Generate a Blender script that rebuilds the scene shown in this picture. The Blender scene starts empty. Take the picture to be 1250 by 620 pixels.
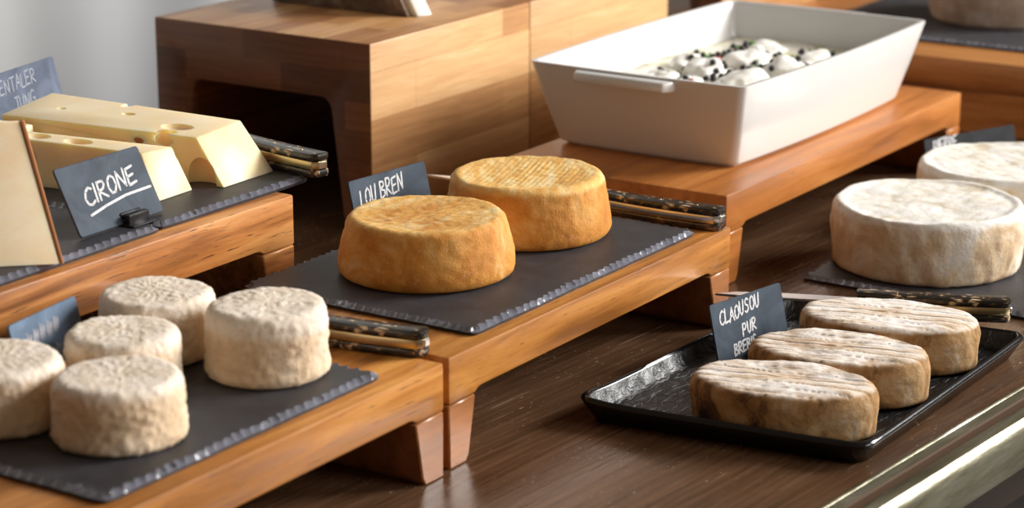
import bpy, bmesh, math, random
from mathutils import Vector, Matrix, noise
C = bpy.context.scene.collection
random.seed(7)
PI = math.pi
def rad(d): return math.radians(d)
def sm(a, b, x):
    t = max(0, min(1, (x-a)/(b-a))); return t*t*(3-2*t)
def nz(p, f, seed=0): return noise.noise(Vector((p[0]*f+seed*7.3, p[1]*f-seed*3.1, p[2]*f+seed*1.7)))

# ------------------------------------------------------------------ materials
def mat(name, col=(.5,.5,.5), rough=.5, metal=0, spec=.5, sss=0, sssr=(1,.5,.25), sscale=.01, coat=0):
    m = bpy.data.materials.new(name); m.use_nodes = True
    b = m.node_tree.nodes['Principled BSDF']
    b.inputs['Base Color'].default_value = (*col, 1); b.inputs['Roughness'].default_value = rough
    b.inputs['Metallic'].default_value = metal; b.inputs['Specular IOR Level'].default_value = spec
    if sss:
        b.inputs['Subsurface Weight'].default_value = sss; b.inputs['Subsurface Radius'].default_value = sssr
        b.inputs['Subsurface Scale'].default_value = sscale
    if coat:
        b.inputs['Coat Weight'].default_value = coat; b.inputs['Coat Roughness'].default_value = .12
    return m
class N:
    """small node-tree builder"""
    def __init__(s, m): s.m = m; s.t = m.node_tree; s.b = s.t.nodes['Principled BSDF']
    def n(s, kind, **k):
        x = s.t.nodes.new(kind)
        for a, v in k.items():
            if a.startswith('_'): x.inputs[a[1:].replace('_', ' ')].default_value = v
            else: setattr(x, a, v)
        return x
    def l(s, a, b): s.t.links.new(a, b)
    def coords(s, scale=(1,1,1), rot=(0,0,0), loc=(0,0,0), out='Object'):
        tc = s.n('ShaderNodeTexCoord'); mp = s.n('ShaderNodeMapping')
        mp.inputs['Scale'].default_value = scale; mp.inputs['Rotation'].default_value = rot; mp.inputs['Location'].default_value = loc
        s.l(tc.outputs[out], mp.inputs['Vector']); return mp.outputs['Vector']
    def noise(s, vec, scale=5, detail=4, rough=.55, dist=0):
        x = s.n('ShaderNodeTexNoise', _Scale=scale, _Detail=detail, _Roughness=rough, _Distortion=dist)
        s.l(vec, x.inputs['Vector']); return x.outputs['Fac']
    def ramp(s, fac, stops):
        x = s.n('ShaderNodeValToRGB'); e = x.color_ramp.elements
        while len(e) < len(stops): e.new(.5)
        for i, (p, c) in enumerate(stops):
            e[i].position = p; e[i].color = (*c, 1) if len(c) == 3 else c
        s.l(fac, x.inputs['Fac']); return x.outputs['Color']
    def mix(s, fac, a, b, mode='MIX'):
        x = s.n('ShaderNodeMix', data_type='RGBA', blend_type=mode)
        for v, i in ((fac, 0), (a, 6), (b, 7)):
            if hasattr(v, 'links'): s.l(v, x.inputs[i])
            elif i == 0: x.inputs[0].default_value = v
            else: x.inputs[i].default_value = (*v, 1)
        return x.outputs[2]
    def math(s, op, a, b=0, c=0):
        x = s.n('ShaderNodeMath', operation=op)
        for v, i in ((a, 0), (b, 1), (c, 2)):
            if hasattr(v, 'links'): s.l(v, x.inputs[i])
            else: x.inputs[i].default_value = v
        return x.outputs[0]
    def bump(s, h, strength=.3, dist=.001, prev=None):
        x = s.n('ShaderNodeBump', _Strength=strength, _Distance=dist); s.l(h, x.inputs['Height'])
        if prev: s.l(prev, x.inputs['Normal'])
        s.l(x.outputs[0], s.b.inputs['Normal']); return x.outputs[0]
    def col(s, c): s.l(c, s.b.inputs['Base Color'])
    def rough(s, c): s.l(c, s.b.inputs['Roughness'])

def wood(name, dark, mid, light, rough=.42, axis=0, seed=0, pores=.7, coat=.12, con=1):
    m = mat(name, mid, rough, coat=coat); k = N(m)
    sc = [70, 70, 70]; sc[axis] = 5
    v = k.coords(scale=tuple(sc), loc=(seed*3.7, seed*1.3, seed*2.1))
    g = k.noise(v, 1, 5, .6, .6)
    sc2 = [14, 14, 14]; sc2[axis] = 1.6
    v2 = k.coords(scale=tuple(sc2), loc=(seed*1.7, seed*2.3, seed))
    g2 = k.noise(v2, 1, 3, .5, 1.2)
    f = k.math('ADD', k.math('MULTIPLY', g, .55), k.math('MULTIPLY', g2, .45))
    c = k.ramp(f, [(.5-.17/con, dark), (.5, mid), (.5+.16/con, light)])
    sc3 = [620, 620, 620]; sc3[axis] = 45
    p = k.noise(k.coords(scale=tuple(sc3)), 1, 2, .5)
    pm = k.ramp(p, [(.27, (1,1,1)), (.37, (0,0,0))])
    c = k.mix(k.math('MULTIPLY', pm, pores), c, tuple(x*.3 for x in dark)); k.col(c)
    k.rough(k.math('MULTIPLY_ADD', g, .25, rough-.12))
    k.bump(k.math('SUBTRACT', g, k.math('MULTIPLY', pm, .6)), .25, .0006)
    return m
OAK_D, OAK_M, OAK_L = (.24,.083,.014), (.46,.178,.032), (.64,.295,.07)
W_front = wood('oiled oak', OAK_D, OAK_M, OAK_L, seed=1, con=1.2)
W_mid = wood('oiled oak middle', OAK_D, (.47,.185,.034), OAK_L, seed=2, con=1.25)
W_dish = wood('oiled beech', (.26,.085,.017), (.43,.150,.031), (.54,.215,.052), seed=3, pores=.35)
W_left = wood('coarse oak', (.20,.068,.016), (.44,.165,.040), (.66,.30,.09), seed=4, pores=1, con=1.7)
W_leg = wood('leg oak', (.22,.078,.022), (.38,.145,.044), (.48,.20,.07), seed=5, axis=0, rough=.34, pores=.5)
W_far = wood('far oak', (.22,.075,.02), (.42,.17,.045), (.55,.25,.08), seed=6, axis=1, pores=.3)

def butcher(name, swz, seed=0, cs=((.19,.066,.02),(.36,.155,.05),(.55,.29,.115),(.66,.40,.19)), bw=.13, rh=.031):
    """staggered laminated strips; swz: which two object axes run along / across the strips"""
    m = mat(name, (.4,.2,.08), .45, coat=.1); k = N(m)
    tc = k.n('ShaderNodeTexCoord'); sp = k.n('ShaderNodeSeparateXYZ'); k.l(tc.outputs['Object'], sp.inputs[0])
    cb = k.n('ShaderNodeCombineXYZ'); k.l(sp.outputs[swz[0]], cb.inputs[0]); k.l(sp.outputs[swz[1]], cb.inputs[1])
    ad = k.n('ShaderNodeVectorMath', operation='ADD'); ad.inputs[1].default_value = (seed*.37, seed*.11, 0)
    k.l(cb.outputs[0], ad.inputs[0])
    br = k.n('ShaderNodeTexBrick', offset=.37, squash=1); k.l(ad.outputs[0], br.inputs['Vector'])
    for a, v in (('Scale',1), ('Mortar Size',.00025), ('Mortar Smooth',.3), ('Bias',0), ('Brick Width',bw), ('Row Height',rh)): br.inputs[a].default_value = v
    br.inputs['Color1'].default_value = (.22,.22,.22,1); br.inputs['Color2'].default_value = (.78,.78,.78,1); br.inputs['Mortar'].default_value = (.12,.12,.12,1)
    ms = [0,0]; v = k.n('ShaderNodeMapping'); v.inputs['Scale'].default_value = (12, 160, 1); k.l(ad.outputs[0], v.inputs[0])
    g = k.noise(v.outputs[0], 1, 5, .6, .8)
    f = k.math('ADD', k.math('MULTIPLY', br.outputs['Color'], .55), k.math('MULTIPLY', g, .45))
    k.col(k.ramp(f, [(.28,cs[0]), (.45,cs[1]), (.62,cs[2]), (.75,cs[3])]))
    k.bump(f, .12, .0004); return m
def make_slate(name, base, rough):
    m = mat(name, base, rough, spec=.45); k = N(m); v = k.coords()
    n1 = k.noise(v, 35, 6, .6, .4); n2 = k.noise(v, 420, 3, .6)
    k.col(k.ramp(n1, [(.3, tuple(x*.75 for x in base)), (.7, tuple(x*1.35 for x in base))]))
    k.bump(k.math('ADD', n1, k.math('MULTIPLY', n2, .35)), .35, .0012); return m
SLATE = make_slate('dark slate', (.034,.034,.040), .5)
CHIP = make_slate('cleaved slate edge', (.15,.155,.19), .26); CHIP.node_tree.nodes['Principled BSDF'].inputs['Specular IOR Level'].default_value = .9
BLACK = mat('black plastic', (.012,.012,.013), .3)
def make_board(name, base):
    m = mat(name, base, .62, spec=.2); k = N(m); v = k.coords()
    n1 = k.noise(v, 28, 5, .65, 1.0)
    k.col(k.ramp(n1, [(.35, base), (.75, tuple(x*1.9+.012 for x in base))])); k.bump(k.noise(v, 500, 2), .1, .0004); return m
CARD = make_board('chalkboard', (.036,.050,.070))
CARD_PALE = make_board('chalk dusted board', (.10,.145,.21))
CARD_EMM = make_board('grey blue board', (.085,.105,.15))
CARD_DARK = make_board('black board', (.006,.007,.010))
def chalk_mat(name, c):
    m = mat(name, c, .9); k = N(m); n = k.noise(k.coords(), 900, 2, .7)
    k.col(k.ramp(n, [(.3, tuple(x*.62 for x in c)), (.55, c)])); return m
CHALK = chalk_mat('white chalk', (.80,.80,.82)); CHALK_DIM = chalk_mat('faint chalk', (.42,.45,.52)); CHALK_SOFT = chalk_mat('soft chalk', (.50,.50,.56))

# table lacquer: dark brown, worn, with scratches
TABLE = mat('worn brown lacquer', (.075,.036,.02), .3); k = N(TABLE)
g = k.noise(k.coords(scale=(7,190,60)), 1, 4, .65, .5)
big = k.noise(k.coords(scale=(2.2,9,6)), 1.5, 4, .6, .5)
c = k.ramp(k.math('ADD', k.math('MULTIPLY', g, .6), k.math('MULTIPLY', big, .4)), [(.30,(.050,.024,.011)), (.5,(.105,.053,.027)), (.70,(.185,.10,.055))])
sc_ = k.noise(k.coords(scale=(5,300,30), rot=(0,0,.12)), 1, 3, .6)
sc2_ = k.noise(k.coords(scale=(16,16,16)), 1, 2, .5)
scm = k.math('MULTIPLY', k.ramp(sc_, [(.66,(0,0,0)), (.70,(1,1,1))]), k.ramp(sc2_, [(.48,(0,0,0)), (.58,(1,1,1))]))
sp_ = k.noise(k.coords(scale=(150,330,200)), 1, 2, .5)
spm = k.math('MULTIPLY', k.ramp(sp_, [(.66,(0,0,0)), (.71,(1,1,1))]), k.ramp(k.noise(k.coords(scale=(9,9,9)), 1, 3, .6), [(.44,(0,0,0)), (.58,(1,1,1))]))
wear = k.math('MAXIMUM', scm, spm)
k.col(k.mix(k.math('MULTIPLY', wear, .8), c, (.46,.36,.26)))
k.rough(k.math('MULTIPLY_ADD', big, .22, .14)); k.bump(k.math('ADD', g, k.math('MULTIPLY', wear, -.8)), .35, .0008)
# tarnished metal edging
METAL = mat('tarnished zinc', (.60,.585,.52), .3, metal=1); k = N(METAL)
n1 = k.noise(k.coords(scale=(7,55,40)), 1, 5, .65, .5); n2 = k.noise(k.coords(scale=(60,200,200)), 1, 3, .6)
k.col(k.ramp(n1, [(.32,(.07,.06,.035)), (.48,(.20,.185,.12)), (.58,(.30,.285,.21)), (.72,(.56,.55,.48))]))
k.l(k.math('MULTIPLY_ADD', n1, 1.2, .05), k.b.inputs['Metallic'])
k.rough(k.math('MULTIPLY_ADD', n1, .3, .2)); k.bump(k.math('ADD', n2, n1), .4, .0008)
GROOVE = mat('brown groove', (.085,.048,.026), .75, spec=.15)
STEEL = mat('steel', (.62,.60,.58), .24, metal=1)
BRASS = mat('aged brass', (.52,.42,.25), .3, metal=1)
BLADE = mat('blade steel', (.72,.68,.68), .3, metal=1)
HORN = mat('mottled dark horn', (.02,.015,.01), .3, coat=.15); k = N(HORN)
n1 = k.noise(k.coords(scale=(110,190,150)), 1, 3, .6, .6)
k.col(k.ramp(n1, [(.5,(.010,.008,.007)), (.58,(.05,.03,.015)), (.64,(.46,.30,.16)), (.72,(.7,.6,.48))]))
HORN2 = mat('brown horn', (.02,.015,.01), .25, coat=.4); k = N(HORN2)
n1 = k.noise(k.coords(scale=(60,90,200)), 1, 3, .6, .6)
k.col(k.ramp(n1, [(.4,(.012,.008,.006)), (.6,(.10,.045,.022)), (.72,(.36,.19,.10))]))
TRAY = mat('black glazed tray', (.010,.010,.011), .32, spec=.5); k = N(TRAY)
n1 = k.noise(k.coords(scale=(60,130,60)), 1, 4, .6, 1.0); k.bump(n1, 1.0, .0035); k.rough(k.math('MULTIPLY_ADD', n1, .2, .28))
TRAY_OUT = mat('black smooth glaze', (.006,.006,.007), .16)
CERAMIC = mat('white glazed ceramic', (.74,.735,.72), .22, coat=.25)
CREAM = mat('fresh white cheese', (.82,.79,.68), .35, sss=.25, sssr=(1,.8,.5), sscale=.006); k = N(CREAM)
n1 = k.noise(k.coords(), 34, 3, .5, .5); n2 = k.noise(k.coords(), 160, 3, .5)
k.col(k.ramp(n1, [(.42,(.92,.89,.80)), (.56,(.86,.82,.64)), (.68,(.62,.60,.28))])); k.bump(n2, .3, .001)
LUMP = mat('white curd', (.92,.90,.84), .35, sss=.25, sssr=(1,.8,.5), sscale=.006)
PEPPER = mat('black pepper', (.012,.010,.010), .5); k = N(PEPPER); k.bump(k.noise(k.coords(), 700, 2), .8, .0006)
PINKP = mat('pink pepper', (.40,.03,.02), .35)
HERB = mat('green herb', (.10,.26,.04), .5)
CURTAIN = mat('pale grey curtain', (.8,.8,.8), .85); k = N(CURTAIN)
k.col(k.ramp(k.noise(k.coords(scale=(1.2,1.2,.15)), 1, 2), [(.35,(.56,.585,.56)), (.65,(.60,.61,.635))]))
WALL = mat('plaster wall', (.13,.10,.08), .8); k = N(WALL); k.bump(k.noise(k.coords(), 60, 4), .1, .002)
FLOOR = wood('dark floor', (.006,.004,.003), (.011,.007,.005), (.017,.011,.008), rough=.6, seed=9, coat=0)
PAINT = mat('blue grey paint', (.20,.21,.27), .5); k = N(PAINT); k.bump(k.noise(k.coords(), 90, 3), .1, .001)
DARKW = wood('dark apron', (.012,.007,.005), (.025,.014,.009), (.04,.022,.014), seed=11, coat=0)

# cheese skins
def rind(name, side, top, zt, soft=.004, rough=.75, sss=.12, bump=(300,.4,.0015), stretch=(1,1,1), topn=30, siden=30, fleck=None, radius=(1,.6,.35)):
    """side: ramp over noise for the wall of the cheese, top: ramp for its upper face (above height zt of the cheese itself)"""
    m = mat(name, (.7,.6,.4), rough, sss=sss, sssr=radius, sscale=.006, spec=.3); k = N(m)
    v = k.coords(); vs = k.coords(scale=stretch)
    cs = k.ramp(k.noise(v, siden, 6, .65, .6), side); ct = k.ramp(k.noise(vs, topn, 6, .65, .4), top)
    sp = k.n('ShaderNodeSeparateXYZ'); k.l(v, sp.inputs[0])
    w = k.math('ADD', sp.outputs[2], k.math('MULTIPLY_ADD', k.noise(v, 90, 4), soft*2.5, -soft*1.25))
    mr = k.n('ShaderNodeMapRange', interpolation_type='SMOOTHSTEP'); k.l(w, mr.inputs[0]); mr.inputs[1].default_value = zt-soft; mr.inputs[2].default_value = zt+soft
    c = k.mix(mr.outputs[0], cs, ct)
    if fleck:
        f = k.ramp(k.noise(v, fleck[0], 3, .6), [(fleck[1], (0,0,0)), (fleck[1]+.06, (1,1,1))]); c = k.mix(k.math('MULTIPLY', f, fleck[3]), c, fleck[2])
    k.col(c); k.bump(k.noise(v, bump[0], 4, .65), bump[1], bump[2]); return m
CROT = rind('wrinkled goat rind', [(.3,(.70,.50,.31)), (.5,(.82,.63,.43)), (.7,(.88,.74,.57))], [(.3,(.80,.66,.50)), (.55,(.92,.82,.70))], .038, bump=(420,.5,.0016), rough=.85)
LOU = rind('ochre washed rind', [(.3,(.45,.16,.025)), (.48,(.61,.26,.045)), (.6,(.69,.36,.10)), (.72,(.72,.52,.31))], [(.3,(.66,.32,.075)), (.48,(.82,.48,.14)), (.60,(.87,.64,.30)), (.75,(.90,.75,.50))], .0485, .0025, rough=.7, bump=(380,.45,.0014), stretch=(.5,1.6,1), topn=38, siden=24, fleck=(240,.66,(.72,.62,.48),.5))
BRIE = rind('bloomy rind', [(.30,(.50,.33,.18)), (.46,(.66,.50,.33)), (.6,(.78,.70,.58)), (.72,(.84,.82,.78))], [(.34,(.58,.50,.38)), (.45,(.74,.71,.64)), (.6,(.80,.79,.765))], .057, .0035, rough=.8, bump=(160,.5,.002), topn=24, siden=22, stretch=(1.4,.7,1))
CLAO = rind('brown mottled rind', [(.35,(.025,.014,.009)), (.42,(.14,.07,.026)), (.51,(.38,.21,.08)), (.62,(.50,.33,.17)), (.74,(.70,.63,.56))], [(.30,(.50,.31,.17)), (.42,(.70,.56,.42)), (.53,(.84,.77,.70)), (.7,(.90,.88,.86))], .0385, .0018, rough=.75, bump=(300,.45,.0014), stretch=(.45,2.2,1), topn=36, siden=26, fleck=(95,.70,(.05,.03,.02),.75))
GREYR = rind('grey mould rind', [(.3,(.30,.22,.16)), (.5,(.42,.33,.26)), (.65,(.50,.43,.38)), (.78,(.75,.74,.74))], [(.3,(.6,.55,.5)), (.6,(.8,.78,.75))], .07)
def paste(name, c0, c1, sc=.012):
    m = mat(name, c0, .42, sss=.5, sssr=(1,.55,.18), sscale=sc, spec=.4); k = N(m)
    k.col(k.ramp(k.noise(k.coords(), 22, 4, .6), [(.35,c0), (.65,c1)])); k.bump(k.noise(k.coords(), 180, 4), .12, .0008); return m
EMM = paste('holey yellow paste', (.93,.70,.37), (.95,.785,.52), .02)
CIR = paste('firm ivory paste', (.84,.64,.41), (.90,.76,.55), .008)
CIR_R = mat('thin brown rind', (.40,.16,.055), .7, sss=.05); k = N(CIR_R); k.bump(k.noise(k.coords(), 200, 4), .4, .001)
DARKR = mat('rough brown rind', (.16,.10,.06), .85); k = N(DARKR)
k.col(k.ramp(k.noise(k.coords(), 45, 5, .65), [(.3,(.07,.04,.025)), (.5,(.15,.095,.055)), (.7,(.27,.20,.14))])); k.bump(k.noise(k.coords(), 160, 4), .6, .002)
WPASTE = paste('white paste', (.80,.76,.68), (.84,.82,.77))

# ------------------------------------------------------------------ object helpers
def obj(name, bm, m, parent=None, loc=None, sharp=35, smooth=True):
    bmesh.ops.recalc_face_normals(bm, faces=bm.faces)
    me = bpy.data.meshes.new(name); bm.to_mesh(me); bm.free()
    for x in (m if isinstance(m, (list, tuple)) else [m]): me.materials.append(x)
    if smooth:
        for p in me.polygons: p.use_smooth = True
        me.set_sharp_from_angle(angle=rad(sharp))
    o = bpy.data.objects.new(name, me); C.objects.link(o)
    if parent: o.parent = parent
    if loc: o.location = loc
    return o
def tag(o, label, cat, group=None):
    o['label'] = label; o['category'] = cat
    if group: o['group'] = group
    return o
def thing(name, label, cat, loc=(0,0,0), rotz=0, group=None):
    o = bpy.data.objects.new(name, None); C.objects.link(o); o.empty_display_size = .02
    o.location = loc; o.rotation_euler = (0,0,rotz); return tag(o, label, cat, group)
def struct(name, bm, m):
    o = obj(name, bm, m); o['kind'] = 'structure'; return o
def box(bm, x0, x1, y0, y1, z0, z1, bev=0, seg=2):
    vs = [bm.verts.new((x,y,z)) for x in (x0,x1) for y in (y0,y1) for z in (z0,z1)]
    fs = [bm.faces.new([vs[i] for i in q]) for q in ((0,1,3,2),(4,6,7,5),(0,4,5,1),(2,3,7,6),(0,2,6,4),(1,5,7,3))]
    if bev: bmesh.ops.bevel(bm, geom=list({e for f in fs for e in f.edges}), offset=bev, segments=seg, affect='EDGES', profile=.5)
    return fs
def prism(bm, outline, axis, d0, d1, bev=0, seg=2):
    """outline in the two remaining axes (x,y,z order), extruded along axis"""
    def P(u, v, d):
        q = [u, v]; q.insert(axis, d); return q
    a = [bm.verts.new(P(u,v,d0)) for u,v in outline]; b = [bm.verts.new(P(u,v,d1)) for u,v in outline]
    n = len(a); fs = [bm.faces.new(a), bm.faces.new(b[::-1])]
    for i in range(n): fs.append(bm.faces.new((a[i], b[i], b[(i+1)%n], a[(i+1)%n])))
    bmesh.ops.recalc_face_normals(bm, faces=fs)
    if bev:
        es = list({e for f in fs for e in f.edges if len(e.link_faces) == 2 and e.calc_face_angle(0) > .5})
        bmesh.ops.bevel(bm, geom=es, offset=bev, segments=seg, affect='EDGES', profile=.5)
    return fs
def rings(bm, loops, cap0=True, cap1=True):
    """skin a list of closed loops (same count)"""
    R = [[bm.verts.new(p) for p in L] for L in loops]; n = len(R[0]); out = []
    for a, b in zip(R, R[1:]): out.append([bm.faces.new((a[i], a[(i+1)%n], b[(i+1)%n], b[i])) for i in range(n)])
    if cap0: out.append([bm.faces.new(R[0][::-1])])
    if cap1: out.append([bm.faces.new(R[-1])])
    return out
def arc(cx, cy, r, a0, a1, n): return [(cx+r*math.cos(rad(a0+(a1-a0)*i/n)), cy+r*math.sin(rad(a0+(a1-a0)*i/n))) for i in range(n+1)]
def rrect(x0, x1, y0, y1, r, n=5):
    return arc(x1-r,y1-r,r,0,90,n)+arc(x0+r,y1-r,r,90,180,n)+arc(x0+r,y0+r,r,180,270,n)+arc(x1-r,y0+r,r,270,360,n)

# ------------------------------------------------------------------ room and table
bm = bmesh.new(); box(bm, -3, 7, -3, 3.2, -.85, -.75); struct('floor', bm, FLOOR)
bm = bmesh.new(); box(bm, -3, 7, 3.1, 3.2, -.75, 2.2); struct('wall_back', bm, WALL)
bm = bmesh.new(); box(bm, 6.5, 6.6, -3, 3.1, -.75, 2.2); struct('wall_far', bm, WALL)
bm = bmesh.new()
cols = []
for i in range(241):
    x = .6+i*.0155; y = 2.72+.035*math.sin(x*9.5)+.02*math.sin(x*21+1)
    cols.append((x, y))
lo = [bm.verts.new((x,y,-.74)) for x,y in cols]; hi = [bm.verts.new((x,y,2.1)) for x,y in cols]
for i in range(240): bm.faces.new((lo[i], lo[i+1], hi[i+1], hi[i]))
cu = obj('curtain', bm, CURTAIN, sharp=180); tag(cu, 'pale grey curtain hanging in soft folds behind the table', 'curtain')
so = cu.modifiers.new('thick', 'SOLIDIFY'); so.thickness = .004

TR = rad(-3.7)
table = thing('serving_table', 'worn dark brown lacquered serving table with a tarnished metal edge', 'table', (1.467,.691,0), TR)
L0, L1, DEP = -1.15, 1.85, 1.22
bm = bmesh.new(); box(bm, L0, L1, 0, DEP, -.038, 0, .0008, 1); obj('tabletop', bm, TABLE, table)
prof = [(.0005,.0002),(-.0002,.0010),(-.0012,.0012),(-.0022,.0008),(-.0030,.0001),(-.0125,.0002),(-.0138,-.0012),(-.0215,-.0012),(-.0228,.0004),(-.0260,.0026),(-.0310,.0034),(-.0365,.0022),(-.0405,-.0012),(-.0425,-.006),(-.0430,-.010),(-.0430,-.034),(-.0415,-.038),(-.0005,-.038)]
bm = bmesh.new(); fs = prism(bm, prof, 0, L0, L1)
for f in bm.faces:
    c = f.calc_center_median()
    if -.0220 < c.y < -.0130 and c.z > -.01 and abs(f.normal.z) > .5: f.material_index = 1
obj('metal_edge', bm, [METAL, GROOVE], table, sharp=28)
bm = bmesh.new(); box(bm, L0+.06, L1-.06, .05, .075, -.15, -.0385); obj('apron', bm, DARKW, table)
for lx, ly in ((.205,.06), (L0+.08,.06), (L0+.08,DEP-.12), (L1-.14,DEP-.12), (L1-.14,.06)):
    bm = bmesh.new()
    rings(bm, [[(lx+.022+s*px, ly+.022+s*py, z) for px,py in rrect(-1,1,-1,1,.25,3)] for s,z in ((.014,-.75),(.016,-.72),(.022,-.20),(.022,-.0385))])
    obj('leg', bm, PAINT, table)

# ------------------------------------------------------------------ wooden risers
def riser(label, a0, a1, b0, b1, h, dk, lt, lb, m, ml, name='wooden_riser'):
    """bridge along x: thick board with rounded inner corners on two tapered legs"""
    t = thing(name, label, 'riser', ((a0+a1)/2, (b0+b1)/2, 0)); w = (a1-a0)/2; d = (b1-b0)/2
    r = .014; zu = h-dk
    out = [(-w,zu-.004), (-w,h), (w,h), (w,zu-.004), (w-lt,zu-.004)]
    out += [(w-lt-r+r*math.cos(rad(q)), zu-.004-r+.004+r*math.sin(rad(q))) for q in range(0)]
    out += [(w-lt-.001,zu-.0025), (w-lt-.004,zu-.0006), (w-lt-.009,zu), (-w+lt+.009,zu), (-w+lt+.004,zu-.0006), (-w+lt+.001,zu-.0025), (-w+lt,zu-.004)]
    bm = bmesh.new(); prism(bm, out, 1, -d, d, .0022, 2); obj('board', bm, m, t, sharp=40)
    for s in (-1, 1):
        o = [(w,zu-.0045), (w-.0008,0), (w-lb+.004,0), (w-lb,.006), (w-lt,zu-.0045)]
        bm = bmesh.new(); prism(bm, [(s*x,z) for x,z in o], 1, -d+.0004, d-.0004, .0012, 1); obj('leg', bm, ml, t, sharp=40)
    return t
riser('low oak riser carrying the wrinkled goat cheeses, nearest the camera', .86, 1.370, .957, 1.200, .09, .034, .036, .028, W_front, W_leg)
riser('low oak riser under the two orange cheese wheels', 1.381, 1.828, .960, 1.205, .09, .034, .036, .027, W_mid, W_leg)
riser('long wooden riser under the white ceramic dish', 1.924, 2.487, 1.016, 1.278, .09, .034, .036, .027, W_dish, W_dish)
riser('coarse grained oak riser under the yellow holey cheese blocks', .90, 1.522, 1.217, 1.645, .15, .040, .042, .03, W_left, W_left)
riser('wooden riser under the grey rinded cheese, behind the dish', 2.668, 3.12, .72, 1.43, .09, .034, .036, .027, W_far, W_far)

BX = [butcher('block shaded end', (1,2), 1, ((.085,.027,.009),(.15,.052,.016),(.23,.085,.027),(.30,.125,.045))), butcher('block side', (0,2), 3, ((.36,.165,.06),(.52,.27,.105),(.68,.40,.18),(.76,.50,.26)), .26, .05), butcher('block top', (0,1), 5)]  # end faces: shade is painted in, their strip colours are darker than the rest
def block(label, a0, a1, b0, b1, h, zu, lt, lb, name='block_riser'):
    """tall laminated block with a tunnel through it along x"""
    t = thing(name, label, 'riser', ((a0+a1)/2, (b0+b1)/2, 0)); w = (a1-a0)/2; d = (b1-b0)/2
    r = .014
    out = [(-d,0), (-d,h), (d,h), (d,0), (d-lb,0)]
    out += [(d-lt-r+r*math.cos(rad(q)), zu-r+r*math.sin(rad(q))) for q in range(0, 91, 15)]
    out += [(-d+lt+r+r*math.cos(rad(q)), zu-r+r*math.sin(rad(q))) for q in range(90, 181, 15)] + [(-d+lb,0)]
    bm = bmesh.new(); prism(bm, out, 0, -w, w, .002, 2)
    bm.normal_update()
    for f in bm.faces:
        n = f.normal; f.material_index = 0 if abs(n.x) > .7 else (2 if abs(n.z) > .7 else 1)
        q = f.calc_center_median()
        if abs(q.y) < d-.004 and q.z < h-.004: f.material_index = 0  # tunnel walls take the darkened end colours too, as painted shade
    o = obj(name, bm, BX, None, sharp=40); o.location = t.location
    bpy.data.objects.remove(t); return tag(o, label, 'riser')
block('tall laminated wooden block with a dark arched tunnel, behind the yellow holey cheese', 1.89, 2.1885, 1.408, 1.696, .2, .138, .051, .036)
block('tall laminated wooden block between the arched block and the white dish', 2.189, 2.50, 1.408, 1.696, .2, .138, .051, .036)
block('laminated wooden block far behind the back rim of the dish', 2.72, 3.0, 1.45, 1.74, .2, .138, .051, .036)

# ------------------------------------------------------------------ slates
def slate(label, a0, a1, b0, b1, z, th=.006, rot=0, seed=0, group=None):
    w = (a1-a0)/2; d = (b1-b0)/2; rnd = random.Random(seed); pts = []
    per = []
    for (x0,y0,x1,y1) in ((-w,-d,w,-d),(w,-d,w,d),(w,d,-w,d),(-w,d,-w,-d)):
        L = math.hypot(x1-x0, y1-y0); n = int(L/.0016)
        for i in range(n):
            q = i/n; per.append((x0+(x1-x0)*q, y0+(y1-y0)*q, (x1-x0)/L, (y1-y0)/L, min(q,1-q)*L))
    ph = 0; R = [[],[],[],[]]
    step = .0016
    for (x,y,tx,ty,e) in per:
        ph += step/(.0098+.002*nz((x*30,y*30,seed),1))
        s = abs(math.sin(PI*ph))**.7
        s = (1-s); nx, ny = -ty, tx
        j = .0007*nz((x,y,seed),160)+.0012*nz((x,y,seed),30)
        cr = .003*math.exp(-e/.004)
        top = .0016+.0058*(1-s)*(.8+.5*nz((x,y,seed+3),45)); zt = th
        for k, (o, zz) in enumerate(((.0012+j*.5+cr, 0), (j+cr, th*.45), (max(.0006,top)*.42+j+cr, th*.60), (top+j+cr, th))):
            R[k].append((max(-w+o, min(w-o, x)), max(-d+o, min(d-o, y)), zz))
    R.append([(max(-w+.012, min(w-.012, x-ty*.012)), max(-d+.012, min(d-.012, y+tx*.012)), th) for (x,y,tx,ty,e) in per])
    bm = bmesh.new(); F = rings(bm, R)
    for f in F[1]+F[2]: f.material_index = 1
    bmesh.ops.remove_doubles(bm, verts=bm.verts, dist=.00002)
    o = obj('slate_board', bm, [SLATE, CHIP], None, ((a0+a1)/2, (b0+b1)/2, z), sharp=30)
    o.rotation_euler.z = rot
    return tag(o, label, 'slate', group)
slate('dark slate with chipped edges under the wrinkled goat cheeses', 1.02, 1.314, .973, 1.195, .0902, seed=1)
slate('dark slate with chipped edges under the two orange wheels', 1.433, 1.786, .972, 1.203, .0902, seed=2)
slate('dark slate under the pale wedge and its CIRONE card', .98, 1.366, 1.226, 1.60, .1502, seed=3, rot=rad(1))
slate('dark slate under the yellow holey cheese blocks', 1.371, 1.565, 1.232, 1.60, .1502, seed=4)
slate('dark slate lying on the table under the white bloomy wheels', 1.982, 2.40, .66, .962, .0002, seed=5, rot=rad(-1))
slate('dark slate under the grey rinded cheese at the back', 2.745, 3.05, .78, 1.345, .0902, seed=6)

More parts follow.
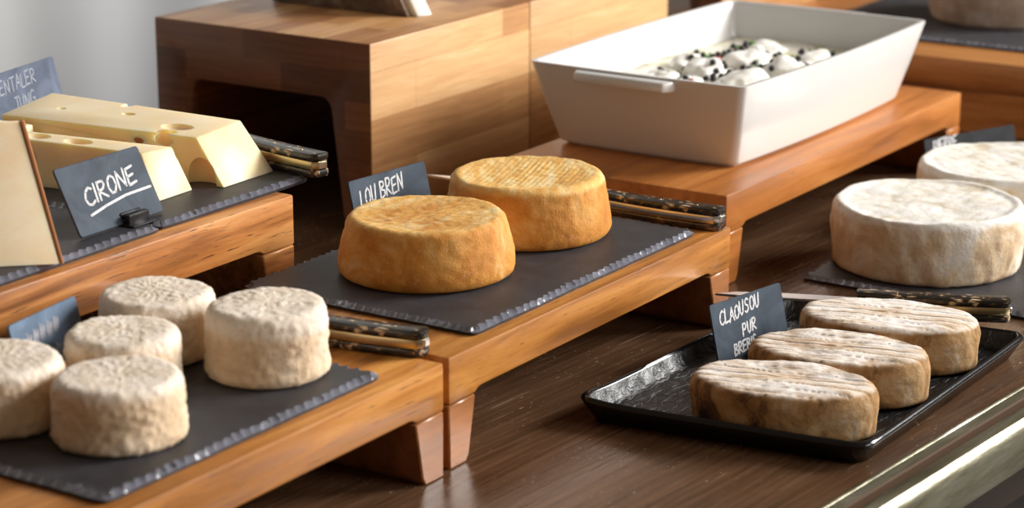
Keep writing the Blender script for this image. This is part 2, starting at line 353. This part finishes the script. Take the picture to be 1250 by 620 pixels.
# ------------------------------------------------------------------ cheeses
def wheel(name, label, cat, loc, prof, m, disp, n=150, soft=4, sx=1, sy=1, rot=0, group=None, sub=5):
    """turned profile [(r,z)...] from the middle of the base over the wall to the middle of the top, then displaced"""
    pts = []
    for (r0,z0),(r1,z1) in zip(prof, prof[1:]):
        k = max(1, int(math.hypot(r1-r0, z1-z0)/.0016)) if r0+r1 > .004 else 1
        for i in range(k): pts.append((r0+(r1-r0)*i/k, z0+(z1-z0)*i/k))
    pts.append(prof[-1])
    # smooth the profile corners
    for _ in range(soft):
        q = pts[:]
        for i in range(1, len(pts)-1): q[i] = ((pts[i-1][0]+2*pts[i][0]+pts[i+1][0])/4, (pts[i-1][1]+2*pts[i][1]+pts[i+1][1])/4)
        pts = q
    bm = bmesh.new(); loops = []
    for r, z in pts:
        if r < .0015: continue
        loops.append([(r*sx*math.cos(2*PI*i/n), r*sy*math.sin(2*PI*i/n), z) for i in range(n)])
    rings(bm, loops); bmesh.ops.recalc_face_normals(bm, faces=bm.faces); bm.normal_update()
    for v in bm.verts:
        if v.co.z > .0015: v.co += v.normal*disp(v.co.copy(), v.normal)
    o = obj(name, bm, m, None, loc, sharp=180); o.rotation_euler.z = rot
    return tag(o, label, cat, group)
def rim(r0, r1, r2, h, e=.006, dip=.0):
    """base radius, belly radius, top radius, height, edge rounding"""
    return [(0,0), (r0-e*.7,0), (r0-e*.15,.0012), (r0,e*.7), (r1,h*.42), ((r1+r2)/2+.001,h*.72), (r2,h-e), (r2-e*.3,h-e*.35), (r2-e,h), (r2*.6,h-dip), (0,h-dip)]
def crot_disp(seed):
    def f(p, n):
        w = abs(nz(p, 130, seed))+.6*abs(nz((p.x,p.y*1.0,p.z*.8), 260, seed+1))
        return (.0012 if n.z > .6 else .0019)*(w-.35)+.0016*nz(p, 28, seed+2)+.0005*nz(p, 420, seed)
    return f
CR = [('wrinkled cream goat cheese drum standing alone at right on its slate', (1.268,1.042), .0455, .0525),
      ('wrinkled cream goat cheese drum at the front of its cluster, nearest the slate edge', (1.108,1.040), .0455, .0445),
      ('wrinkled cream goat cheese drum cut by the left edge of the picture', (1.087,1.129), .044, .046),
      ('wrinkled cream goat cheese drum in the middle of the cluster, beside the blurred card', (1.177,1.098), .0415, .0475),
      ('wrinkled cream goat cheese drum at the back, against the coarse oak riser', (1.258,1.138), .0435, .049)]
for i, (lab, (x,y), r, h) in enumerate(CR):
    wheel('goat_cheese', lab, 'cheese', (x,y,.0964), rim(r, r*.965, r*.955, h, .0045), CROT, crot_disp(i+1), group='wrinkled goat cheeses on the near slate', rot=i*1.3)
def drum(r0, r2, h, e): return [(0,0), (r0-.005,0), (r0-.0015,.0016), (r0,.006), (r0+.0004,h*.22), (r0-.0012,h*.45), (r2+(r0-r2)*.35,h*.74), (r2+.0006,h-e), (r2-e*.3,h-e*.25), (r2-e,h), (r2*.6,h-.0006), (0,h-.0010)]
def lou_disp(seed, h):
    def f(p, n):
        d = .0012*nz(p, 22, seed)+.0006*nz(p, 150, seed)
        if n.z > .7:
            r = math.hypot(p.x, p.y)
            d += (.00042*math.sin((p.x*.3+p.y)*2*PI/.0052)*(.4+.6*abs(nz(p,25,seed)))+.0010*(r/.06)**4-.0012)*sm(.066,.055,r)
        else: d += .0007*abs(nz((p.x,p.y,p.z),130,seed))
        return d
    return f
wheel('orange_cheese', 'orange ochre cheese wheel at the front, hiding part of the LOU BREN card', 'cheese', (1.545,1.096,.0964), drum(.0735,.0655,.050,.0036), LOU, lou_disp(1,.05), group='orange cheese wheels', n=190)
wheel('orange_cheese', 'orange ochre cheese wheel at the back, beside the knife handle', 'cheese', (1.6955,1.093,.0964), drum(.0735,.0668,.054,.0036), LOU, lou_disp(5,.05), group='orange cheese wheels', n=190, rot=.6)
def brie_disp(seed):
    def f(p, n):
        d = .0022*nz(p, 16, seed)+.0008*nz(p, 55, seed)
        if n.z > .6:
            r = math.hypot(p.x, p.y); d += .0013*abs(nz((p.x,p.y*2.4,p.z), 34, seed))-.0016+.0028*sm(.078,.088,r)*sm(.094,.088,r)
        else: d += .0022*abs(nz((p.x,p.y,p.z*.35), 75, seed))
        return d
    return f
wheel('bloomy_cheese', 'white bloomy cheese wheel at the front of its slate, rind creased and shiny at right', 'cheese', (2.089,.881,.0064), rim(.091,.0935,.092,.062,.005), BRIE, brie_disp(2), group='white bloomy cheese wheels', n=190)
wheel('bloomy_cheese', 'white bloomy cheese wheel behind, in front of the PIERRE card', 'cheese', (2.281,.876,.0064), rim(.091,.0935,.092,.063,.005), BRIE, brie_disp(6), group='white bloomy cheese wheels', n=190, rot=1)
def clao_disp(seed):
    def f(p, n):
        d = .0014*nz(p, 30, seed)+.0006*nz(p, 130, seed)
        if n.z > .6:
            q = p.y+.003*nz(p, 20, seed)
            g = abs(math.sin(q*PI/.0125)); d -= .0026*(1-sm(0,.26,g))*(.45+.9*abs(nz((p.x*.4,p.y,0),60,seed)))
            d += .0008*nz((p.x*.35,p.y*3,0), 60, seed)
        return d
    return f
CL = [('oval washed rind cheese nearest the tray corner, brown side blotched with black', (1.597,.788), .0395, 1),
      ('oval washed rind cheese in the middle of the black tray', (1.6945,.787), .0395, 2),
      ('oval washed rind cheese with deep parallel grooves, farthest on the tray beside the knife', (1.795,.788), .0415, 3)]
for lab, (x,y), h, s in CL:
    wheel('oval_cheese', lab, 'cheese', (x,y,.0056), rim(.0405,.0410,.0402,h,.0028), CLAO, clao_disp(s), n=190, soft=2, sx=1.82+.06*(s == 3), sy=1.15, rot=rad(-76), group='oval cheeses on the black tray')
wheel('grey_cheese', 'grey rinded cheese drum on the slate at the back right corner', 'cheese', (2.93,1.145,.0964), rim(.095,.10,.098,.075,.008), GREYR, brie_disp(9), n=120)

def solid(verts, faces, bev=.0012):
    bm = bmesh.new(); vs = [bm.verts.new(v) for v in verts]
    for f in faces: bm.faces.new([vs[i] for i in f])
    bmesh.ops.recalc_face_normals(bm, faces=bm.faces)
    if bev: bmesh.ops.bevel(bm, geom=list(bm.edges), offset=bev, segments=2, affect='EDGES', profile=.5)
    return bm
HEX = [(0,1,2,3),(4,7,6,5),(0,4,5,1),(1,5,6,2),(2,6,7,3),(3,7,4,0)]
def hole_cut(o, holes):
    """take round gas holes out of a cheese block"""
    bm = bmesh.new()
    for (x,y,z,rx,ry,rz) in holes:
        bmesh.ops.create_icosphere(bm, subdivisions=4, radius=1, matrix=Matrix.Translation((x,y,z)) @ Matrix.Diagonal((rx,ry,rz,1)))
    me = bpy.data.meshes.new('cut'); bm.to_mesh(me); bm.free(); me.materials.append(o.data.materials[0])
    for p in me.polygons: p.use_smooth = True
    c = bpy.data.objects.new('cut', me); C.objects.link(c); c.matrix_world = o.matrix_world.copy(); c.location = o.location
    md = o.modifiers.new('b', 'BOOLEAN'); md.operation = 'DIFFERENCE'; md.solver = 'EXACT'; md.object = c
    dg = bpy.context.evaluated_depsgraph_get(); dg.update()
    new = bpy.data.meshes.new_from_object(o.evaluated_get(dg)); o.modifiers.clear()
    o.data = new; bpy.data.objects.remove(c)
    for p in new.polygons: p.use_smooth = True
    new.set_sharp_from_angle(angle=rad(35))
Z0 = .1564
def blockcheese(name, label, base, top, h, holes, m=EMM, group=None, bev=.0012):
    cx = sum(p[0] for p in base)/4; cy = sum(p[1] for p in base)/4
    vs = [(x-cx,y-cy,0) for x,y in base]+[(x-cx,y-cy,h) for x,y in top]
    o = obj(name, solid(vs, HEX, bev), m, None, (cx,cy,Z0), sharp=35); tag(o, label, 'cheese', group)
    if holes: hole_cut(o, [(x-cx,y-cy,z,a,b,c) for x,y,z,a,b,c in holes])
    return o
blockcheese('holey_cheese_block', 'big yellow holey cheese block with a slanted right end, at the back of the slate',
    [(1.487,1.264),(1.556,1.265),(1.556,1.525),(1.470,1.50)], [(1.484,1.290),(1.556,1.301),(1.551,1.520),(1.459,1.493)], .041,
    [(1.506,1.330,.044,.012,.017,.009),(1.522,1.400,.041,.005,.007,.003),(1.506,1.465,.0415,.004,.005,.002),(1.484,1.286,.004,.012,.015,.020),(1.487,1.325,.036,.009,.013,.008),(1.552,1.425,.043,.012,.006,.006),(1.484,1.352,.033,.006,.010,.006)], group='yellow holey cheese blocks')
blockcheese('holey_cheese_block', 'smaller yellow holey cheese block behind the CIRONE card',
    [(1.419,1.279),(1.467,1.281),(1.436,1.47),(1.395,1.47)], [(1.428,1.302),(1.460,1.296),(1.432,1.468),(1.406,1.468)], .037,
    [(1.431,1.375,.041,.010,.016,.010),(1.427,1.418,.040,.010,.014,.008),(1.402,1.420,.022,.013,.022,.014),(1.470,1.296,.030,.010,.014,.009),(1.413,1.345,.033,.007,.010,.006)], group='yellow holey cheese blocks')
blockcheese('holey_cheese_block', 'thin yellow holey cheese piece tucked behind the pale wedge',
    [(1.438,1.448),(1.457,1.448),(1.453,1.53),(1.434,1.53)], [(1.440,1.452),(1.456,1.452),(1.452,1.528),(1.436,1.528)], .0375, [], group='yellow holey cheese blocks')
# pale wedge: a triangular bar of paste, thin brown rind on its right end
ex, ey = (-.68,.733), (.733,.68)
def W(u, v, z): return (u*ex[0]+v*ey[0], u*ex[1]+v*ey[1], z)
t = thing('pale_cheese_wedge', 'pale ivory cheese wedge with a thin brown rind, beside the CIRONE card', 'cheese', (1.2425,1.2145,Z0))
def wedge(u_b, u_t, u2, shrink=0):
    return [W(u_b,0,0), W(u_b+.015,.145,0), W(u_t,.112,.087), W(u_t,.106,.087), W(u2,0,0), W(u2,.145,0), W(u2,.112,.087), W(u2,.106,.087)]
obj('paste', solid(wedge(.003,.031,.16), HEX, .0015), CIR, t)
bm = solid([W(0,-.0004,0), W(.015,.146,0), W(.028,.1125,.0876), W(.028,.1055,.0876), W(.003,-.0004,0), W(.018,.146,0), W(.031,.1125,.0876), W(.031,.1055,.0876)], HEX, .0008)
obj('rind', bm, CIR_R, t)
# slab on top of the tall block
t = thing('crusted_cheese_slab', 'brown crusted cheese slab with a white cut end on top of the tall block', 'cheese', (2.040,1.450,.2005))
hs = [(0,.006),(.018,.000),(.018,.20),(0,.20)]; ht = [(.006,.044),(.022,.036),(.022,.20),(.006,.20)]
obj('paste', solid([(x+.001,y,0) for x,y in hs]+[(x+.001,y,.055) for x,y in ht], HEX, .001), WPASTE, t)
obj('crust', solid([(x-.006,y+.004,0) for x,y in ((0,.010),(.0066,.010),(.0066,.196),(0,.196))]+[(x-.006,y+.004,.058) for x,y in ((.006,.048),(.0126,.048),(.0126,.196),(.006,.196))], HEX, .001), DARKR, t)

# ------------------------------------------------------------------ black tray
NL, NR, FR, FL = Vector((1.522,.938)), Vector((1.553,.694)), Vector((1.887,.697)), Vector((1.868,.928))
cx, cy = 1.705, .817
def quad(u, v):
    p = NL*(1-u)*(v)+NR*(1-u)*(1-v)+FR*u*(1-v)+FL*u*v; return p.x-cx, p.y-cy
def tray_ring(ins, z, lift=0, r=.05):
    out = []
    iu, iv = ins/.345, ins/.235
    for (u, v) in [(x, y) for x, y in rrect_dense(iu, 1-iu, iv, 1-iv, r)]:
        e = (abs(u-.5)*2)**6*(abs(v-.5)*2)**6*(1 if u < .5 and v > .5 else .25)
        x, y = quad(u, v); out.append((x, y, z+lift*e))
    return out
def rrect_dense(x0, x1, y0, y1, r):
    pts = []; P = rrect(x0, x1, y0, y1, r, 6)
    for a, b in zip(P, P[1:]+P[:1]):
        k = max(1, int(math.hypot(b[0]-a[0], b[1]-a[1])/.02))
        k = 24 if k > 5 else k
        pts += [(a[0]+(b[0]-a[0])*i/k, a[1]+(b[1]-a[1])*i/k) for i in range(k)]
    return pts
t = thing('serving_tray', 'black glazed rectangular tray with flared rim holding three oval cheeses', 'tray', (cx,cy,0))
bm = bmesh.new()
F = rings(bm, [tray_ring(.014,.0003), tray_ring(.009,.0008), tray_ring(.0018,.0135,.005), tray_ring(0,.0165,.006), tray_ring(.0005,.0180,.006), tray_ring(.0020,.0200,.006), tray_ring(.0034,.0204,.006), tray_ring(.0052,.0186,.006), tray_ring(.0092,.0066), tray_ring(.0135,.0047), tray_ring(.05,.0045)])
for f in F[7]+F[8]+F[9]+F[11]: f.material_index = 1
obj('body', bm, [TRAY_OUT, TRAY], t, sharp=60)

# ------------------------------------------------------------------ white dish
bx, by = 2.2135, 1.162
BASE = (2.022-bx, 2.407-bx, 1.060-by, 1.266-by); RIM = (1.992-bx, 2.428-bx, 1.036-by, 1.284-by)
def dish_ring(t_, z, ins=0, r=.008):
    x0,x1,y0,y1 = [BASE[i]+(RIM[i]-BASE[i])*t_ for i in range(4)]
    P = []
    Q = rrect(x0+ins, x1-ins, y0+ins, y1-ins, max(.002, r-ins*.4), 4)
    for a, b in zip(Q, Q[1:]+Q[:1]):
        k = 20 if math.hypot(b[0]-a[0], b[1]-a[1]) > .05 else 1
        for i in range(k):
            x = a[0]+(b[0]-a[0])*i/k; y = a[1]+(b[1]-a[1])*i/k
            bow = 1-((x-(x0+x1)/2)/((x1-x0)/2))**2; y += .007*max(0,bow)*(1 if y > (y0+y1)/2 else -1)
            bow2 = 1-((y-(y0+y1)/2)/((y1-y0)/2))**2; x += .003*max(0,bow2)*(1 if x > (x0+x1)/2 else -1)
            P.append((x, y, z))
    return P
t = thing('ceramic_dish', 'white rectangular ceramic dish with lug handles filled with white cheese', 'dish', (bx,by,.0902))
HD = .090
bm = bmesh.new()
rings(bm, [dish_ring(-.08,0,.004), dish_ring(-.06,.003,.003), dish_ring(0,.0038), dish_ring(.04,.006), dish_ring(.5,HD*.5), dish_ring(.97,HD-.002), dish_ring(1,HD-.0004,.0008), dish_ring(1,HD,.0025), dish_ring(1,HD-.0003,.0055), dish_ring(.98,HD-.002,.0066), dish_ring(.5,HD*.5,.0075), dish_ring(.12,.013,.010), dish_ring(.1,.009,.02)])
obj('bowl', bm, CERAMIC, t, sharp=50)
for s in (-1, 1):
    bm = bmesh.new(); xr = RIM[0]+.0028 if s < 0 else RIM[1]-.0028
    L = [[(xr+s*(d*1.0), y+.006, HD-.0076+zz) for y, zz in rrect(-hw, hw, -hh, hh, .002, 3)] for d, hw, hh in ((0,.056,.0048),(.009,.056,.0052),(.0185,.0515,.0050),(.020,.050,.0036))]
    rings(bm, L); obj('handle', bm, CERAMIC, t, sharp=50)
# content: curd mass, mounds, peppercorns, herbs
ZC = .1405
lumps = [(2.115,1.165,.028,.022,.017),(2.165,1.128,.034,.026,.019),(2.205,1.196,.030,.022,.018),(2.245,1.118,.036,.028,.018),(2.285,1.185,.034,.024,.014),(2.325,1.130,.030,.022,.012),(2.145,1.218,.026,.018,.012),(2.235,1.232,.026,.018,.012),(2.085,1.110,.024,.018,.011),(2.355,1.20,.026,.02,.011)]
def base_z(x, y): return ZC+.0030*nz((x,y,0), 30, 2)+.0015*nz((x,y,0), 80, 4)
def top_z(x, y):
    z = base_z(x, y)
    for (lx,ly,rx,ry,h) in lumps:
        q = ((x-lx)/rx)**2+((y-ly)/ry)**2
        if q < 1: z = max(z, ZC-.002+h*math.sqrt(1-q))
    return z
def dz(tt): return dish_ring(tt, 0, .0078+.0006)
L = dz((ZC-.0902)/HD); loops = []
for s in (1.0, .93, .84, .74, .63, .52, .41, .3, .2, .1, .03):
    loops.append([(x*s, y*s, base_z(x*s+bx, y*s+by)) for x, y, _ in L])
bm = bmesh.new(); rings(bm, [[(x*.985,y*.985,.104) for x,y,_ in dz(.16)]]+loops)
o = obj('fresh_cheese', bm, CREAM, None, sharp=180); o.data.transform(Matrix.Translation((0,0,-.1045))); o.location = (bx,by,.1045)
tag(o, 'oily white fresh cheese spread across the ceramic dish', 'cheese')
where = ['nearest the front short wall of the dish, halfway across', 'near the front rim of the dish, right of the middle', 'left of the middle of the dish', 'against the right long wall of the dish, largest of them', 'just beyond the middle of the dish', 'against the right long wall toward the far end of the dish', 'against the left long wall near the front of the dish', 'against the left long wall, halfway along the dish', 'in the near right corner of the dish', 'nearest the far short wall of the dish']
for i, (x,y,rx,ry,h) in enumerate(lumps):
    bm = bmesh.new(); bmesh.ops.create_icosphere(bm, subdivisions=4, radius=1)
    for v in bm.verts:
        d = 1+.38*nz(v.co, 1.3, i)+.14*nz(v.co, 3.2, i); zz = v.co.z*d
        v.co = Vector((v.co.x*rx*d, v.co.y*ry*d, zz*h if zz > 0 else zz*.004))
    o = obj('curd_mound', bm, LUMP, None, (x,y,ZC-.002), sharp=180)
    tag(o, 'white curd mound '+where[i], 'cheese', 'curd mounds in the dish')
bm = bmesh.new(); bmesh.ops.create_icosphere(bm, subdivisions=2, radius=.0036)
for v in bm.verts: v.co *= 1+.10*nz(v.co, 600, 1)
pep0 = obj('peppercorn', bm, PEPPER, None, sharp=180); tag(pep0, 'black peppercorn scattered on the white cheese in the dish', 'peppercorn', 'black peppercorns in the dish')
bm = bmesh.new(); bmesh.ops.create_icosphere(bm, subdivisions=2, radius=.0036)
for v in bm.verts: v.co *= 1+.06*nz(v.co, 600, 2)
pink0 = obj('pink_peppercorn', bm, PINKP, None, sharp=180); tag(pink0, 'red peppercorn among the black ones on the white cheese', 'peppercorn', 'red peppercorns in the dish')
bm = bmesh.new()
up = [bm.verts.new((.0068*math.cos(q)*(1 if math.cos(q)>0 else 1),   .0027*math.sin(q), .0012*math.cos(q*2)+.0004)) for q in [2*PI*i/14 for i in range(14)]]
bm.faces.new(up); g = bmesh.ops.extrude_face_region(bm, geom=list(bm.faces)); 
for v in g['geom']:
    if isinstance(v, bmesh.types.BMVert): v.co.z += .0005
herb0 = obj('herb_leaf', bm, HERB, None); tag(herb0, 'chopped green herb leaf lying on the white cheese', 'herb', 'green herb leaves in the dish')
rnd = random.Random(21); first = {'p':1,'r':1,'h':1}
def put(src, key, x, y, dzz, group=None):
    o = src if first[key] else src.copy()
    if not first[key]: C.objects.link(o)
    first[key] = 0
    o.location = (x, y, top_z(x,y)+dzz); o.rotation_euler = (rnd.uniform(-.3,.3), rnd.uniform(-.3,.3), rnd.uniform(0,6.28))
clusters = [(2.082,1.196,.014,8),(2.098,1.142,.014,7),(2.128,1.100,.016,7),(2.17,1.222,.016,6),(2.19,1.165,.017,10),(2.225,1.205,.016,8),(2.20,1.115,.015,6),(2.265,1.150,.016,7),(2.30,1.215,.017,9),(2.285,1.105,.014,5),(2.335,1.165,.016,5),(2.375,1.135,.014,4),(2.36,1.225,.014,4)]
used = []
for (x,y,r,n) in clusters:
    for _ in range(int(n*1.5)):
        for tr in range(20):
            px, py = x+rnd.gauss(0,r*.8), y+rnd.gauss(0,r*.75)
            if all(math.hypot(px-a, py-b) > .0062 for a,b in used): break
        used.append((px,py)); put(pep0, 'p', px, py, .0018)
    for _ in range(3): put(herb0, 'h', x+rnd.gauss(0,r*.8), y+rnd.gauss(0,r*.7), .0006)
for (x,y) in ((2.102,1.155),(2.10,1.128),(2.286,1.112),(2.225,1.19),(2.31,1.20)): put(pink0, 'r', x, y, .002)

# ------------------------------------------------------------------ knives
def knife(label, butt, tip_dir, z, tilt=0, hl=.125, bl=.155, lower=HORN, liner=BRASS, w=.019, dark_end=False):
    t = thing('cheese_knife', label, 'knife', (butt[0], butt[1], z), math.atan2(tip_dir[1], tip_dir[0]))
    t.rotation_euler = (0, -tilt, math.atan2(tip_dir[1], tip_dir[0]))
    def outline(g=0, ch=.004):
        top = []; bot = []
        for i in range(15):
            q = i/14; x = g+(hl-2*g)*q
            ww = (.5*w)*(1-.28*q+.10*math.sin(PI*q))-g; cy_ = .003*math.sin(PI*q)
            if i == 0: top += [(x, cy_+ww-ch)]; bot += [(x, cy_-ww+ch)]; top += [(x+ch, cy_+ww)]; bot += [(x+ch, cy_-ww)]
            else: top.append((x, cy_+ww)); bot.append((x, cy_-ww))
        return bot+top[::-1]
    for nm, z0, z1, m, g in (('scale',0,.0065,lower,0), ('liner',.0067,.0138,liner,.0008), ('scale',.0140,.0205,HORN,0)):
        bm = bmesh.new(); prism(bm, outline(g), 2, z0, z1, .0018 if nm == 'scale' else .0004, 2); obj(nm, bm, m, t, sharp=40)
    bm = bmesh.new(); prism(bm, [(-.0008,-.0042),(.006,-.0042),(.006,.0042),(-.0008,.0042)], 2, .0072, .0133, .0008, 1); obj('bolster', bm, STEEL, t)
    for x in (.025,.062,.10):
        bm = bmesh.new(); bmesh.ops.create_cone(bm, cap_ends=True, segments=16, radius1=.0013, radius2=.0011, depth=.0006, matrix=Matrix.Translation((x,.0025,.0207))); obj('rivet', bm, BRASS, t)
    bm = bmesh.new()
    B = [(hl-.004,-.006),(hl+.01,-.008),(hl+bl*.55,-.0085),(hl+bl*.85,-.0045),(hl+bl,.004),(hl+bl*.8,.0062),(hl+bl*.4,.0068),(hl-.004,.006)]
    prism(bm, B, 2, .0091, .0114, .0004, 1); obj('blade', bm, BLADE, t)
    return t
knife('dark mottled knife beside the wrinkled goat cheeses', (1.376,.977), (-.16,.95), .0903, hl=.115, bl=.10)
knife('knife with speckled handle and steel liner behind the orange wheels', (1.813,.961), (-.03,1), .0903, hl=.13, bl=.185, lower=HORN2, liner=STEEL)
knife('speckled brass lined knife at the end of the yellow holey cheese', (1.562,1.216), (.20,1), .1568, hl=.12, bl=.10, dark_end=True)
knife('speckled knife resting across the far rim of the black tray', (1.905,.722), (-.44,.90), .0222, hl=.135, bl=.125, tilt=rad(1.2))

# ------------------------------------------------------------------ chalk cards
GL = {'A':[[(0,0),(.32,1),(.62,0)],[(.12,.38),(.52,.38)]],'B':[[(0,0),(0,1),(.4,.92),(.46,.72),(.05,.52),(.5,.4),(.52,.12),(0,0)]],'C':[[(.55,.86),(.36,1),(.12,.82),(0,.45),(.12,.1),(.36,0),(.6,.14)]],
 'E':[[(.5,1),(0,.96),(0,.02),(.52,.06)],[(0,.5),(.42,.54)]],'G':[[(.55,.86),(.34,1),(.1,.8),(0,.42),(.14,.06),(.4,.02),(.56,.2),(.56,.42),(.32,.42)]],'I':[[(.05,0),(.05,1)]],'J':[[(.1,1),(.6,1)],[(.4,1),(.38,.16),(.2,0),(0,.12)]],
 'L':[[(.02,1),(0,0),(.48,.04)]],'M':[[(0,0),(.06,1),(.34,.35),(.62,1),(.7,0)]],'N':[[(0,0),(.02,1),(.5,.04),(.54,1)]],'O':[[(.28,1),(.06,.8),(0,.4),(.14,.04),(.38,.02),(.56,.35),(.5,.8),(.28,1)]],'P':[[(0,0),(.02,1),(.38,.96),(.5,.74),(.36,.5),(.02,.46)]],
 'R':[[(0,0),(.02,1),(.38,.96),(.48,.76),(.34,.54),(.02,.48),(.54,0)]],'S':[[(.48,.88),(.28,1),(.06,.84),(.1,.6),(.42,.44),(.46,.16),(.22,0),(0,.12)]],'T':[[(0,1),(.62,1)],[(.3,1),(.3,0)]],'U':[[(0,1),(.04,.22),(.22,0),(.42,.18),(.5,1)]],' ':[],
 '~':[[(0,.2),(.1,.9),(.2,.1),(.3,.8),(.38,.2),(.5,.7)]]}
ADV = {'I':.28,' ':.36,'M':.9,'A':.74,'T':.74,'L':.6}
def strokes(text, x, z, h, slope=0, wfac=1, shear=.1, jit=.05, seed=0):
    r = random.Random(seed); out = []; cur = x
    for ch in text:
        dz_ = r.uniform(-jit,jit)*h
        for st in GL[ch]:
            out.append([(cur+(u*wfac+v*shear)*h, z+(cur-x+u*h*wfac)*slope+v*h*(1+dz_*2/h*.3)+dz_) for u, v in st])
        cur += (ADV.get(ch,.72))*h*wfac
    return out
def ribbon(bm, st, wd, y):
    for line in st:
        for (x,z) in line:
            bm.faces.new([bm.verts.new((x+wd/2*math.cos(2*PI*i/10), y, z+wd/2*math.sin(2*PI*i/10))) for i in range(10)])
        for (x0,z0),(x1,z1) in zip(line, line[1:]):
            L = math.hypot(x1-x0, z1-z0) or 1e-6; nx, nz_ = -(z1-z0)/L*wd/2, (x1-x0)/L*wd/2
            bm.faces.new([bm.verts.new(p) for p in ((x0+nx,y,z0+nz_),(x1+nx,y,z1+nz_),(x1-nx,y,z1-nz_),(x0-nx,y,z0-nz_))])
def card(label, TL, TRt, base_z_, writing, wd, m=CARD, mc=CHALK, lean=14, holder=True, hpos=.55):
    TL = Vector(TL); TRt = Vector(TRt); wv = TRt-TL; w = wv.length; h = TL.z-base_z_-.0015
    ang = math.atan2(wv.y, wv.x)
    mid = TL+wv*.5
    off = h*math.tan(rad(lean)); mid = mid+Vector((math.sin(ang), -math.cos(ang), 0))*off; h /= math.cos(rad(lean))
    t = thing('price_card', label, 'card', (mid.x, mid.y, base_z_+.0002), ang)
    bm = bmesh.new()
    prism(bm, rrect(-w/2, w/2, .0013, h+.0013, .0028, 4), 1, 0, .0022, .0004, 1); b = obj('board', bm, m, t, sharp=40); b.rotation_euler.x = -rad(lean)
    bm = bmesh.new(); ribbon(bm, writing(w, h), wd, -.00025); l = obj('lettering', bm, mc, b, smooth=False)
    if holder:
        bm = bmesh.new(); hx = -w/2+w*hpos
        box(bm, hx-.012, hx+.012, -.0062, -.0003, 0, .0092, .001); box(bm, hx-.012, hx+.012, .0025, .0075, 0, .0092, .001)
        box(bm, hx-.014, hx+.014, -.012, .014, 0, .0012, .0004)
        obj('holder', bm, BLACK, t, sharp=40)
    return t
card('blue grey chalk card lettered CIRONE, held in a black clip', (1.300,1.277,.209), (1.3985,1.2785,.209), .1564,
     lambda w,h: strokes('CIRONE', -.30*w, .40*h, .25*h, slope=.13, wfac=1.17, seed=3)+[[(-.30*w,.27*h),(-.1*w,.34*h),(.15*w,.40*h),(.46*w,.415*h)]], .0021, hpos=.62, lean=27)
card('blue grey chalk card lettered LOU BREN behind the front orange wheel', (1.594,1.2135,.146), (1.6945,1.203,.146), .0964,
     lambda w,h: strokes('LOU BREN', -.40*w, .50*h, .30*h, slope=.13, wfac=.74, seed=5), .0016)
card('dark grey chalk card lettered CLAOUSOU PUR standing in the black tray', (1.7005,.912,.0565), (1.7965,.8935,.0565), .0050,
     lambda w,h: strokes('CLAOUSOU', -.40*w, .63*h, .225*h, slope=.12, wfac=.86, seed=2)+strokes('PUR', -.12*w, .36*h, .20*h, slope=.14, wfac=.9, seed=4)+strokes('BREBIS', -.27*w, .07*h, .185*h, slope=.12, wfac=.85, seed=6), .0017)
card('grey blue chalk card lettered EMMENTALER JUNG behind the yellow block', (1.5085,1.5745,.209), (1.636,1.5995,.209), .1564,
     lambda w,h: strokes('EMMENTALER', -.50*w, .60*h, .25*h, slope=.05, wfac=.96, seed=8)+strokes('JUNG', -.12*w, .28*h, .25*h, slope=.05, wfac=.95, seed=9), .0013, m=CARD_EMM, mc=CHALK_DIM)
card('pale blue blurred chalk card behind the wrinkled goat cheeses', (1.144,1.176,.1405), (1.226,1.189,.1405), .0964,
     lambda w,h: strokes('~~~~~', -.32*w, .50*h, .30*h, slope=.1, wfac=.9, seed=11)+strokes('~~~', -.1*w, .18*h, .22*h, slope=.1, wfac=.9, seed=12), .0017, m=CARD_PALE, mc=CHALK_SOFT)
card('black chalk card lettered PIERRE behind the white bloomy wheels', (2.345,.9985,.0645), (2.471,.945,.0645), .0064,
     lambda w,h: strokes('PIERRE', -.41*w, .73*h, .235*h, slope=.10, wfac=.68, seed=13), .0017, m=CARD_DARK, mc=CHALK)

# ------------------------------------------------------------------ light, camera
w = bpy.data.worlds.new('World'); bpy.context.scene.world = w; w.use_nodes = True
nt = w.node_tree; bg = nt.nodes['Background']; bg.inputs[0].default_value = (1.0,.76,.55,1); bg.inputs[1].default_value = .145
def area(name, loc, target, sx, sy, power, col):
    d = bpy.data.lights.new(name, 'AREA'); d.shape = 'RECTANGLE'; d.size = sx; d.size_y = sy; d.energy = power; d.color = col
    o = bpy.data.objects.new(name, d); C.objects.link(o); o.location = loc
    o.rotation_euler = (Vector(target)-Vector(loc)).to_track_quat('-Z', 'Y').to_euler(); return o
area('window_light', (2.3,-2.6,1.5), (1.75,1.0,.1), 1.6, 1.4, 64, (1,.96,.92))
area('rear_window_light', (4.7,-1.55,2.0), (1.75,1.0,.1), 1.7, 1.4, 325, (1,.98,.95))
cam = bpy.data.cameras.new('Camera'); co = bpy.data.objects.new('Camera', cam); C.objects.link(co)
co.location = (0,0,.65); co.rotation_euler = (rad(90-15.9), 0, rad(33.2-90))
cam.sensor_width = 36; cam.lens = 2886/1250*36; cam.clip_start = .05
cam.dof.use_dof = True; cam.dof.focus_distance = 2.0; cam.dof.aperture_fstop = 6.3
bpy.context.scene.camera = co
vs = bpy.context.scene.view_settings
vs.view_transform = 'Standard'; vs.look = 'None'; vs.gamma = 1; vs.use_curve_mapping = False; vs.exposure = 0
